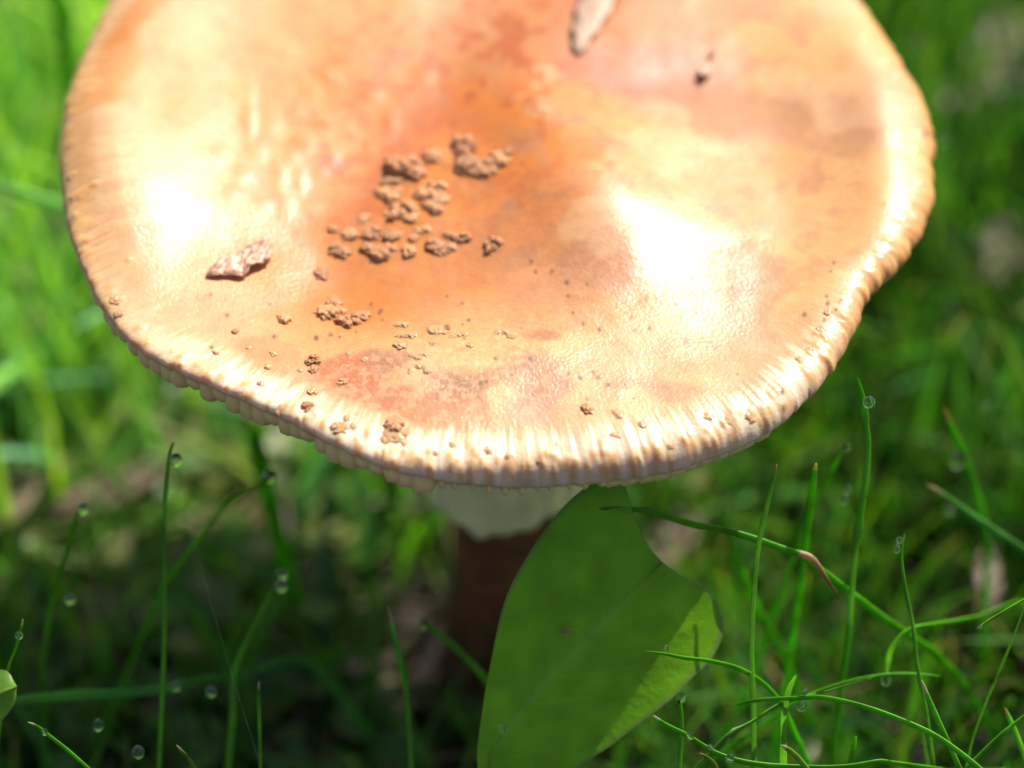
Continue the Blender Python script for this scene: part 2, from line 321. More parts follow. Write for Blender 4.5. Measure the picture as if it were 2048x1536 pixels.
mix(sstep(.52, .60, fbm(px / 15, py / 11, 171, 3)) * .4 * G(860, 790, 220, 60), (.84, .60, .36))
# frost of tiny pale granules between the stains, specks of soil
fz = fbm(px / 9, py / 7, 91, 3); mix(sstep(.55, .7, fz) * .45 * (G(900, 760, 260, 60) + .5 * G(1300, 640, 250, 90)), (.84, .62, .38))
rad = fbm(TH * 60, RH * 5, 95, 4); mix((rad - .45) * .55 * sstep(.35, .6, RH) * (1 - sstep(.86, .9, RH)), (.62, .30, .12))
for _ in range(70):
    a, c = rng.uniform(900, 1700), rng.uniform(520, 800)
    if _ > 50: a, c = rng.uniform(400, 1000), rng.uniform(540, 700)
    s = rng.uniform(1.8, 3.6); mix(.85 * np.exp(-((px - a) ** 2 + (py - c) ** 2) / (2 * s * s)), (.16, .07, .03))
mix(.9 * np.exp(-((px - 1853) / 6) ** 2 - ((py - 258) / 9) ** 2), (.08, .05, .04))
C = .66 * np.clip(C, .02, 1.1) ** 1.25
UV = np.stack([TH * 130, RH * 12, TH * 0], -1)
# margin wraps under: extra rings turn the edge and run back to the stem
under_r = [(1.0, .0), (.997, -.00035), (.988, -.0008), (.97, -.0011), (.93, -.0008), (.85, .0008), (.6, .0022), (.2, .0014)]
V = [np.stack([X, Y, Z], -1)]; CC = [C]; UU = [UV]
Zr = Z[:, -1]
for f, dz in under_r[1:]:
    xx = CX + (X[:, -1] - CX) * f; yy = CY + (Y[:, -1] - CY) * f
    mean = float(Zr.mean()); k = f ** 3
    V.append(np.stack([xx, yy, Zr * k + (CAPZ - .012) * (1 - k) + dz], -1)[:, None]); CC.append(np.tile(np.array([.72, .50, .26]), (NT, 1, 1))); UU.append(np.stack([ths * 130, ths * 0 + f * 12, ths * 0], -1)[:, None])
V = np.concatenate(V, 1); CC = np.concatenate(CC, 1); UU = np.concatenate(UU, 1); NR2 = V.shape[1]
idx = np.arange(NT * NR2).reshape(NT, NR2); nx = np.roll(idx, -1, 0)
Q = np.stack([idx[:, :-1], idx[:, 1:], nx[:, 1:], nx[:, :-1]], -1).reshape(-1, 4)
mush = empty('mushroom', (0, 0, 0), 'large orange-tan mushroom with a wavy warted cap standing in the grass', 'mushroom')
capo = link('cap', mesh_np('cap', V.reshape(-1, 3), Q, CC.reshape(-1, 3), UU.reshape(-1, 3)), mush, M['cap'])
capo['label'] = 'wavy orange-tan cap with pale streaked margin'

def cap_point(pxx, pyy):                 # the point of the cap skin that the photograph shows at a pixel
    z = CAPZ
    for _ in range(6):
        p = on_z(pxx, pyy, z)[0]; th = np.array([math.atan2(p[1] - CY, p[0] - CX)]); rho = np.array([min(.999, math.hypot(p[0] - CX, p[1] - CY) / rimR(th)[0])])
        z = CAPZ + float((cap_h(p[:1], p[1:2], th, rho) + margin(th, rho))[0])
    e = .0006; q = []
    for dx, dy in ((e, 0), (-e, 0), (0, e), (0, -e)):
        x, y = np.array([p[0] + dx]), np.array([p[1] + dy]); th = np.arctan2(y - CY, x - CX); rho = np.minimum(.999, np.hypot(x - CX, y - CY) / rimR(th))
        q.append(float((cap_h(x, y, th, rho) + margin(th, rho))[0]))
    nrm = Vector((-(q[0] - q[1]) / (2 * e), -(q[2] - q[3]) / (2 * e), 1)).normalized()
    return Vector((p[0], p[1], z)), nrm

# ---- gills, one by one
def gill_mesh(L, hang, wide, point):
    # a radial sheet: y runs inward from the margin, its outer end is plump and rounded
    v = []; prof = [(0.0, .15), (.0005, .75), (.0015, 1.0), (.004, .9), (.010, .55), (L * .6, .3), (L, .2)]
    for k, (yy, w) in enumerate(prof):
        hw = wide * .5 * w; d = hang * (.45, .85, 1, 1.1, 1.6, 2.0, 1.0)[k]
        v += [(-hw, yy, .0006), (-hw * .9, yy, -d * .6), (-hw * (.55 - point * .4), yy, -d), (hw * (.55 - point * .4), yy, -d), (hw * .9, yy, -d * .6), (hw, yy, .0006)]
    f = []
    for k in range(len(prof) - 1):
        for j in range(5): f.append((k * 6 + j, k * 6 + j + 1, k * 6 + 7 + j, k * 6 + 6 + j))
    f.append((0, 5, 4, 1)); f.append((1, 4, 3, 2))
    me = bpy.data.meshes.new('gill'); me.from_pydata(v, [], f)
    for p in me.polygons: p.use_smooth = True
    me.materials.append(M['gill_flesh']); return me
gm = {(a, b_): gill_mesh(.032, h, w, p) for a, (h, w, p) in enumerate([(.0030, .0029, 0), (.0020, .0013, 1), (.0013, .0015, .5)]) for b_ in (0,)}
NG = 178
for k in range(NG):
    th = 2 * math.pi * k / NG + rng.uniform(-.006, .006); tw = th - 2 * math.pi if th > 1.7 else th
    i = int(np.argmin(np.abs(((ths - th + np.pi) % (2 * np.pi)) - np.pi)))
    kind = 0 if -2.9 < tw < -1.72 else (1 if -1.72 <= tw < -1.30 else 2)
    if tw < -2.9 or tw > .2: kind = 2
    R0 = math.hypot(X[i, -1], Y[i, -1]); rr = R0 - .0004 - (.0006 if kind == 2 else 0)
    if -1.32 < tw < -.93: kind = 0; rr = R0 - .0009
    lip = -1.36 < tw < -.93
    g = link('gill', gm[(kind, 0)], mush); g.location = (rr * math.cos(th), rr * math.sin(th), Zr[i] - .0006)
    tilt = -math.atan2((CAPZ - .0125) - Zr[i], .03) * .5
    g.rotation_euler = (-tilt, 0, th + math.pi / 2); s = rng.uniform(.8, 1.2); g.scale = (1.25 if lip else s, 1, .75 if lip else rng.uniform(.7, 1.15) * (.85 + .3 * float(noise(np.array([th * 9]), np.array([0.0]), 3)[0])))
# ---- stem, ring, bulb
def lathe(prof, n, wob=0, seed=0, cx=0, cy=0):
    v = []; f = []
    for j, (r, z) in enumerate(prof):
        for i in range(n):
            a = 2 * math.pi * i / n; w = 1 + wob * (float(fbm(np.array([math.cos(a) * 2.2 + 5]), np.array([math.sin(a) * 2.2 + j * .25]), seed, 3)[0]) - .5) * 2
            v.append((cx + r * w * math.cos(a), cy + r * w * math.sin(a), z))
    for j in range(len(prof) - 1):
        for i in range(n): k = (i + 1) % n; f.append((j * n + i, j * n + k, j * n + n + k, j * n + n + i))
    me = bpy.data.meshes.new('m'); me.from_pydata(v, [], f)
    for p in me.polygons: p.use_smooth = True
    return me
SX, SY = .001, .000
BEND = lambda z: -.0125 * min(1, max(0, (CAPZ - z) / .045))
o = link('stem', lathe([(.0078, CAPZ - .0085), (.0072, .075), (.0070, .062), (.0070, .050), (.0070, .038), (.0074, .025), (.0086, .012), (.0095, .004), (.0090, -.003), (.007, -.009)], 64, .12, 3, SX, SY), mush, M['stem_flesh'])
for v in o.data.vertices: v.co.y += BEND(v.co.z)
o['label'] = 'reddish brown stem'
hem = .0400
rp = [(.0078, .058), (.0088, .0572), (.0100, .0555), (.0112, .052), (.0118, .048), (.0122, .044), (.0126, .0405), (.0127, .0398), (.0122, .0400), (.0116, .044), (.0108, .050), (.0085, .055)]
me = lathe([(r * .92, z + .010) for r, z in rp], 140, .07, 9, SX, SY)
for v in me.vertices:
    a = math.atan2(v.co.y - SY, v.co.x - SX); k = max(0, min(1, (.064 - v.co.z) / .012)); v.co.z += k * (0.0006 * math.sin(a * 5 + 1) + .0004 * math.sin(a * 11)); r = 1 + .02 * k * math.sin(a * 23)
    v.co.x = SX + (v.co.x - SX) * r; v.co.y = SY + (v.co.y - SY) * r + BEND(v.co.z)
o = link('ring', me, mush, M['ring_flesh']); o['label'] = 'pale cream skirt hanging round the stem'

# ---- warts on the cap, each a part of the cap
def wart_mesh(seed, lumps, flat=.6):
    bm = bmesh.new()
    for (lx, ly, lr, lh) in lumps:
        r = bmesh.ops.create_icosphere(bm, subdivisions=4, radius=1)
        vs = r['verts']; p = np.array([v.co for v in vs]); X_, Y_, Z_ = p.T
        f = fbm(X_ * 2.3 + seed * 7.3 + lx * 5, Y_ * 2.3 + Z_ * 1.7 + ly * 3 + seed, seed, 3); f2 = fbm(X_ * 5.1 + seed * 3, Z_ * 5.1 - Y_ * 4.1, seed + 40, 2)
        f3 = noise(X_ * 11 + seed, Y_ * 11 + Z_ * 9, seed + 9); k = .50 + .95 * f - .55 * abs(f2 - .5) * 2 + .16 * (f3 - .5)
        zc = Z_ * k * lh; zc = np.where(zc < 0, zc * .4, zc); zc = np.where(zc > .72 * lh, .72 * lh + (zc - .72 * lh) * .3, zc); wd = np.where(Z_ < 0, 1.12, 1.0)
        for v, a_1, b_1, c_1 in zip(vs, lx + X_ * k * lr * wd, ly + Y_ * k * lr * wd, zc): v.co = (a_1, b_1, c_1)
    me = bpy.data.meshes.new('wart'); bm.to_mesh(me); bm.free()
    for p in me.polygons: p.use_smooth = True
    return me
WM = [wart_mesh(1, [(0, 0, 1.0, 1.1)]), wart_mesh(2, [(-.35, .1, .75, .9), (.45, -.2, .7, .75)]), wart_mesh(3, [(0, .3, .7, 1.2), (-.4, -.3, .65, .8), (.45, -.25, .6, .9)]),
      wart_mesh(4, [(0, 0, 1.0, .8), (.3, .5, .55, 1.0)]), wart_mesh(5, [(-.5, .4, .5, .9), (.1, .55, .5, .8), (.6, .2, .45, .9), (.35, -.45, .5, 1.0), (-.1, -.1, .45, .6)]), wart_mesh(6, [(0, 0, 1, .55)])]
PM = []
for w in WM:
    w.materials.append(M['wart']); c = w.copy(); c.materials.clear(); c.materials.append(M['pale']); PM.append(c)
WARTS = [(803, 336, 38, 2), (830, 348, 26, 0), (786, 362, 18, 1), (864, 312, 21, 0), (926, 298, 34, 4), (936, 330, 28, 2), (923, 341, 18, 0), (950, 345, 17, 0), (974, 341, 26, 3), (1000, 320, 25, 1), (1016, 306, 14, 0),
    (847, 390, 19, 0), (875, 385, 27, 4), (884, 400, 18, 3), (866, 417, 22, 1), (771, 366, 14, 0), (776, 393, 24, 1), (796, 384, 15, 0), (806, 425, 31, 4), (822, 437, 19, 0), (773, 427, 9, 0),
    (665, 459, 12, 0), (698, 469, 17, 3), (671, 498, 15, 2), (685, 505, 18, 0), (743, 470, 20, 3), (736, 498, 18, 0), (764, 507, 25, 2), (786, 472, 20, 3), (827, 477, 12, 0), (846, 461, 15, 1),
    (818, 505, 19, 2), (904, 473, 17, 1), (930, 477, 17, 2), (872, 494, 20, 3), (894, 499, 18, 1), (987, 492, 20, 4), (728, 437, 15, 5), (642, 548, 19, 5),
    (652, 627, 24, 3), (670, 606, 18, 0), (698, 641, 25, 4), (725, 633, 18, 0), (683, 622, 12, 1), (569, 636, 18, 3),
    (628, 722, 16, 2), (616, 814, 14, 2), (787, 848, 20, 3), (628, 738, 11, 0), (1173, 817, 13, 0), (470, 663, 8, 0), (430, 706, 8, 1)]
PALE = [(804, 650, 14, 1), (815, 670, 17, 1), (799, 690, 14, 0), (868, 660, 16, 2), (884, 664, 13, 1), (869, 685, 10, 0), (912, 671, 11, 1), (928, 668, 9, 0), (1005, 664, 14, 1), (1025, 670, 14, 5), (940, 690, 9, 0),
    (547, 706, 9, 0), (537, 733, 10, 0), (497, 695, 7, 0), (521, 767, 9, 0), (624, 783, 11, 2), (697, 706, 7, 0), (730, 718, 8, 0), (830, 713, 12, 1), (846, 709, 9, 1), (685, 764, 11, 2), (490, 789, 9, 0),
    (788, 868, 24, 5), (682, 856, 17, 3), (694, 837, 9, 0), (707, 853, 9, 0), (557, 821, 9, 1), (806, 885, 11, 1), (770, 880, 10, 0), (975, 900, 10, 0), (838, 733, 9, 0), (852, 740, 10, 1), (820, 742, 8, 1), (600, 740, 7, 0),
    (1417, 833, 12, 5), (1340, 898, 8, 0), (1458, 842, 12, 5), (1500, 836, 10, 1), (1235, 828, 12, 1), (1285, 850, 10, 0), (1230, 870, 9, 1), (905, 890, 9, 0), (870, 905, 8, 0), (1020, 915, 8, 0), (1080, 930, 8, 0),
    (228, 600, 14, 0), (236, 628, 10, 0), (140, 355, 9, 0), (146, 395, 10, 0), (150, 430, 10, 0), (156, 452, 9, 0), (660, 150, 12, 5), (1618, 700, 9, 0), (1640, 660, 10, 0), (1600, 720, 9, 1), (1655, 625, 9, 0)]
for lst, ms in ((WARTS, WM), (PALE, PM)):
    for i, (a, c, s, kd) in enumerate(lst):
        p, nrm = cap_point(a, c); w = link('wart', ms[kd], capo); w.location = p - nrm * .00004
        q = nrm.to_track_quat('Z', 'Y'); q.rotate(Matrix.Identity(3)); w.rotation_mode = 'QUATERNION'
        from mathutils import Quaternion
        w.rotation_quaternion = q @ Quaternion((0, 0, 1), rng.uniform(0, 6.28))
        s_ = s * .98 / 17.6e3; w.scale = (s_ * rng.uniform(.9, 1.15), s_ * rng.uniform(.9, 1.15), s_ * rng.uniform(.85, 1.2) * (.66 if ms is WM else .42))
        if ms is PM: w['label'] = 'small pale orange wart'

# ---- loose bits lying on the cap
def tube(path, rad, n=7, flat=1.0, col=None, up=None, cap_ends=True):
    P = np.array(path, float); K = len(P); T = np.gradient(P, axis=0); T /= np.linalg.norm(T, axis=1)[:, None] + 1e-12
    rad = np.broadcast_to(np.asarray(rad, float), (K,))
    u0 = np.array(up if up is not None else (.1, -1, .2), float); v = []; 
    for k in range(K):
        s = np.cross(T[k], u0); s /= np.linalg.norm(s) + 1e-12; u = np.cross(s, T[k])
        for i in range(n):
            a = 2 * math.pi * i / n; gr = -.25 if (flat < .44 and i == n // 4) else 1; v.append(P[k] + rad[k] * (math.cos(a) * s + flat * 1.3 * gr * math.sin(a) * u))
    v.append(P[0]); v.append(P[-1]); f = []
    q = [(k * n + i, k * n + (i + 1) % n, k * n + n + (i + 1) % n, k * n + n + i) for k in range(K - 1) for i in range(n)]
    fan = [(K * n, (i + 1) % n, i) for i in range(n)] + [(K * n + 1, (K - 1) * n + i, (K - 1) * n + (i + 1) % n) for i in range(n)]
    me = bpy.data.meshes.new('m'); me.from_pydata([tuple(x) for x in v], [], q + fan)
    for p in me.polygons: p.use_smooth = True
    if col is not None:
        a = me.color_attributes.new('tint', 'FLOAT_COLOR', 'POINT'); c = np.ones((len(v), 4), np.float32)
        cc = np.asarray(col, float)
        if cc.ndim == 1: cc = np.tile(cc, (K, 1))
        c[:K * n, :3] = np.repeat(cc, n, 0); c[-2, :3] = cc[0]; c[-1, :3] = cc[-1]; a.data.foreach_set('color', c.ravel())
    return me
def sheet_on_cap(name, quads_px, mat_, label, cat, lift):
    # a crumpled flake: rows of pixels along its length, each (left, right, lift left, lift mid, lift right) in mm
    v = []; A = np.array([[*l, *r, a, b_, c] for (l, r, a, b_, c) in quads_px], float); A = catmull(A, 5); K = len(A); J = 17
    for k, (x0, y0, x1, y1, a, b_, c) in enumerate(A):
        for j in range(J):
            t = j / (J - 1); x = x0 + (x1 - x0) * t + 3 * math.sin(k * 1.3 + j); y = y0 + (y1 - y0) * t
            p, nr = cap_point(x, y); nn = float(fbm(np.array([x / 14]), np.array([y / 12]), 17, 3)[0]) - .5; rg = abs(float(noise(np.array([x / 9]), np.array([y / 11]), 19)[0]) - .5)
            hh = a * (1 - t) ** 2 + b_ * 2 * t * (1 - t) + c * t * t + (2.0 * nn + 1.1 * rg) * lift
            v.append(p + nr * (max(hh, .05) / 1000))
    f = [(k * J + j, k * J + j + 1, k * J + J + 1 + j, k * J + J + j) for k in range(K - 1) for j in range(J - 1)]
    me = bpy.data.meshes.new(name); me.from_pydata([tuple(x) for x in v], [], f)
    for p in me.polygons: p.use_smooth = True
    base = v[0]; 
    for vv in me.vertices: vv.co -= base
    o = link(name, me, None, mat_); o.location = base
    md = o.modifiers.new('thick', 'SOLIDIFY'); md.thickness = .00025; md.offset = 0
    return tag(o, label, cat)
sheet_on_cap('veil_flake', [((414, 552), (416, 556), .1, .2, .1), ((428, 536), (440, 556), .5, .8, .3), ((448, 524), (462, 556), .9, 1.2, .4), ((468, 516), (486, 560), .7, .9, .6), ((484, 512), (496, 548), 1.0, .5, 1.1), ((500, 504), (512, 540), 1.4, .3, .9), ((518, 496), (530, 534), 1.5, .4, 1.0), ((532, 492), (540, 524), 1.2, .6, .9), ((538, 494), (541, 512), .7, .5, .6)],
             M['dark_flake'], 'curled brown flake of veil lying on the left of the mushroom cap', 'flake', .38)
sheet_on_cap('straw_piece', [((1152, 108), (1160, 112), .3, .4, .3), ((1146, 88), (1176, 92), .6, 1.0, .5), ((1150, 50), (1204, 58), .8, 1.4, .8), ((1160, 10), (1228, 20), .9, 1.6, 1.0), ((1172, -30), (1250, -20), 1.0, 1.8, 1.2), ((1180, -70), (1262, -60), 1.0, 1.6, 1.0)],
             M['dry_straw'], 'pale dry straw piece lying along the top edge of the mushroom cap', 'straw', .1)
def seed_mesh():
    bm = bmesh.new(); bmesh.ops.create_uvsphere(bm, u_segments=20, v_segments=14, radius=1)
    for v in bm.verts:
        z = v.co.z; k = 1 - .35 * z; v.co.x *= k; v.co.y *= k * (.8 if abs(v.co.x) < .3 else 1); v.co.z *= 1.5
    me = bpy.data.meshes.new('seed'); bm.to_mesh(me); bm.free()
    for p in me.polygons: p.use_smooth = True
    return me
p, nr = cap_point(1408, 150); o = link('seed', seed_mesh(), None, M['seed']); o.location = p + nr * .0006; o.scale = (.0008, .0006, .0009); o.rotation_euler = (math.radians(70), 0, math.radians(-15))
tag(o, 'tiny pinkish plump seed lying on the upper right of the mushroom cap', 'seed')
p, nr = cap_point(1425, 108); o = link('seed_husk', seed_mesh(), None, M['dry_straw']); o.location = p + nr * .0004; o.scale = (.00032, .0003, .0006); o.rotation_euler = (math.radians(80), 0, math.radians(-20))
tag(o, 'tiny straw-coloured husk lying just behind the pinkish seed', 'husk')

# ------------------------------------------------------------------ broad leaves
def leaf_mesh(mid, left, right, K=60, H=12, depth=None, fold=.0, base_col=(.14, .32, .006)):
    def resamp(p, k):
        c = catmull(p, 12); s = np.concatenate([[0], np.cumsum(np.linalg.norm(np.diff(c, axis=0), axis=1))]); u = np.linspace(0, s[-1], k)
        return np.stack([np.interp(u, s, c[:, i]) for i in range(c.shape[1])], 1)
    Mi, L, R = resamp(mid, K), resamp(left, K), resamp(right, K); v = []; c = []
    for k in range(K):
        for j in range(-H, H + 1):
            e = L[k] if j < 0 else R[k]; t = abs(j) / H; q = Mi[k] * (1 - t) + e * t
            d = depth(q[0], q[1], t, j, k / K); 
            vein = math.exp(-(t * H / .7) ** 2); sv = abs(((k / K * 9 - t * 1.6) % 1) - .5) * 2; side = max(0, 1 - sv * 7) * (1 - t) * (1 if t > .05 else 0)
            d += -.0004 * vein - .00014 * side + .00005 * math.sin(q[0] * .021) * math.sin(q[1] * .017)
            v.append(tuple(at(q[0], q[1], d)))
            bc = np.array(base_col) * (.9 + .25 * float(noise(np.array([q[0] / 40]), np.array([q[1] / 40]), 5)[0]))
            bc = bc * (1 - .35 * vein) + np.array((.30, .44, .10)) * .30 * vein; bc = bc * (1 + .12 * side)
            if t > .965: bc = np.array((.13, .18, .05))
            c.append(bc)
    nw = 2 * H + 1; f = [(k * nw + j, k * nw + j + 1, k * nw + nw + j + 1, k * nw + nw + j) for k in range(K - 1) for j in range(nw - 1)]
    return mesh_np('leaf_blade', v, f, np.array(c))
mid = [(1010, 1640), (980, 1530), (1000, 1485), (1060, 1400), (1140, 1318), (1214, 1240), (1275, 1180), (1325, 1124)]
left = [(990, 1645), (955, 1536), (963, 1430), (980, 1330), (1010, 1200), (1062, 1100), (1130, 1010), (1200, 958), (1245, 965), (1268, 1030), (1296, 1090), (1325, 1124)]
right = [(1030, 1650), (1150, 1540), (1215, 1496), (1275, 1450), (1340, 1400), (1385, 1355), (1428, 1310), (1447, 1255), (1432, 1205), (1395, 1170), (1355, 1146), (1325, 1124)]
def dep(x, y, t, j, k):
    d = .2854 + .75e-5 * (y - 1160); u = (x - 1345) / 24; d += 2.9e-5 * 24 * (math.log1p(math.exp(u)) if u < 30 else u)
    d += (0 if j > 0 else -.0009) * t * math.sin(min(1, k * 1.2) * math.pi)
    d += .0005 * math.sin((x + y) / 46) * t
    return d
leaf = empty('broad_leaf', at(1010, 1640, .2890) * [1, 1, 0], 'large notched green leaf standing in front of the mushroom stem', 'leaf')
o = link('leaf_blade', leaf_mesh(mid, left, right, 90, 16, dep), None, M['broad_leaf']); under(o, leaf)
b0 = at(1010, 1640, .2890)
o = link('leaf_stalk', tube(catmull([at(1005, 1600, .2887), b0, b0 * [1, 1, .7] + [0.001, .003, 0], b0 * [1, 1, .35] + [0.002, .006, 0], b0 * [1, 1, 0] + [.002, .007, -.002]], 6), .0009, 8, col=(.09, .17, .05)), None, M['grass_leaf']); under(o, leaf)
# fragment of pale grit and brown spots on the leaf: real specks
def speck(pxx, pyy, d, s, col, name, label, cat):
    bm = bmesh.new(); bmesh.ops.create_icosphere(bm, subdivisions=2, radius=1)
    for v in bm.verts: v.co *= .7 + .5 * random.random()
    me = bpy.data.meshes.new(name); bm.to_mesh(me); bm.free()
    o = link(name, me, None, M[col]); o.location = at(pxx, pyy, d); o.scale = (s * .8, s * .5, s); o.rotation_euler = (.3, .5, .2); return tag(o, label, cat)
speck(1132, 1262, .2853, .0006, 'dry_straw', 'grit', 'pale speck of grit stuck to the middle of the large notched leaf', 'grit')
# small leaf at the left edge
mid2 = [(-120, 1500), (-60, 1440), (-10, 1395), (34, 1372)]
left2 = [(-120, 1500), (-90, 1400), (-40, 1350), (10, 1340), (34, 1372)]
right2 = [(-120, 1500), (-60, 1500), (-5, 1450), (28, 1410), (34, 1372)]
l2 = empty('small_leaf', at(-120, 1500, .283) * [1, 1, 0], 'small bright green leaf poking in at the left edge of the picture', 'leaf')
o = link('leaf_blade', leaf_mesh(mid2, left2, right2, 40, 10, lambda x, y, t, j, k: .2795 + .0012 * t - .00002 * (x), base_col=(.13, .26, .03)), None, M['broad_leaf']); under(o, l2)
b0 = at(-120, 1500, .2795 + .0024)
o = link('leaf_stalk', tube(catmull([b0, b0 * [1, 1, .8] + [-.002, .002, 0], b0 * [1, 1, .4] + [-.003, .004, 0], b0 * [1, 1, 0] + [-.003, .005, -.002]], 6), .0005, 7, col=(.09, .17, .05)), None, M['grass_leaf']); under(o, l2)

# ------------------------------------------------------------------ single grass blades and dewdrops
GC = np.array((.125, .36, .008))
def blade(name, label, pts, w, d0, d1, tip=None, tipn=3, tint=1.0, ground=True, cat='grass blade', flat=.45, nodes=(), tinge=None):
    # pts from the tip downward, w = full width in photograph pixels at the thick end
    P2 = catmull(pts, 5); K = len(P2); tt = np.linspace(0, 1, K); dd = d0 + (d1 - d0) * tt
    P = np.array([at(a, c, d) for (a, c), d in zip(P2, dd)])
    if ground:
        e = P[-1]; dirn = P[-1] - P[-3]; dirn = dirn / np.linalg.norm(dirn); h = max(e[2], .004)
        ex = [e + dirn * h * .3 * s + np.array([0, .004 * s, -h * .25 * s]) for s in (.5, 1)]
        last = ex[-1]; ex += [last * [1, 1, .45] + [dirn[0] * h * .15, .003, 0], last * [1, 1, 0] + [dirn[0] * h * .2, .005, -.003]]
        P = np.vstack([P, catmull(np.vstack([P[-1:], ex]), 3)[1:]])
    K2 = len(P); s = np.arange(K2) / max(1, K - 1); r = .44 * w / FPX * .283
    rad = r * np.clip(.16 + 1.1 * np.sqrt(np.clip(s * 1.6, 0, 1)), 0, 1)
    px_ = np.vstack([P2, np.tile(P2[-1], (K2 - K, 1))])
    col = np.tile(GC * tint, (K2, 1)) * (.85 + .3 * rng.random())
    if tinge is not None: col = col * .5 + np.array(tinge) * .5
    rad = rad * (.92 + .16 * noise(s * 9 + rng.random() * 50, s * 0, 3)); col = col * (.8 + .4 * noise(s * 7 + rng.random() * 50, s * 0, 5))[:, None]
    for (nx_, ny_) in nodes:
        dn = np.hypot(px_[:, 0] - nx_, px_[:, 1] - ny_); gk = np.exp(-(dn / 14) ** 2); rad = rad * (1 + .6 * gk); col = col * (1 - gk[:, None] * .5) + np.array((.12, .26, .05)) * .5 * gk[:, None]
    if tip is not None:
        for i in range(min(tipn, K2)): f = 1 - i / tipn * .6; col[i] = col[i] * (1 - f) + np.array(tip) * f
    base = Vector(P[-1]); base.z = 0
    me = tube(P, rad, 8, flat, col); 
    for v in me.vertices: v.co -= base
    o = link(name, me, None, M['grass_leaf']); o.location = base
    return tag(o, label, cat, 'single grass blades round the mushroom')
BR = (.42, .22, .13); PK = (.62, .42, .33); F_ = FOCUS
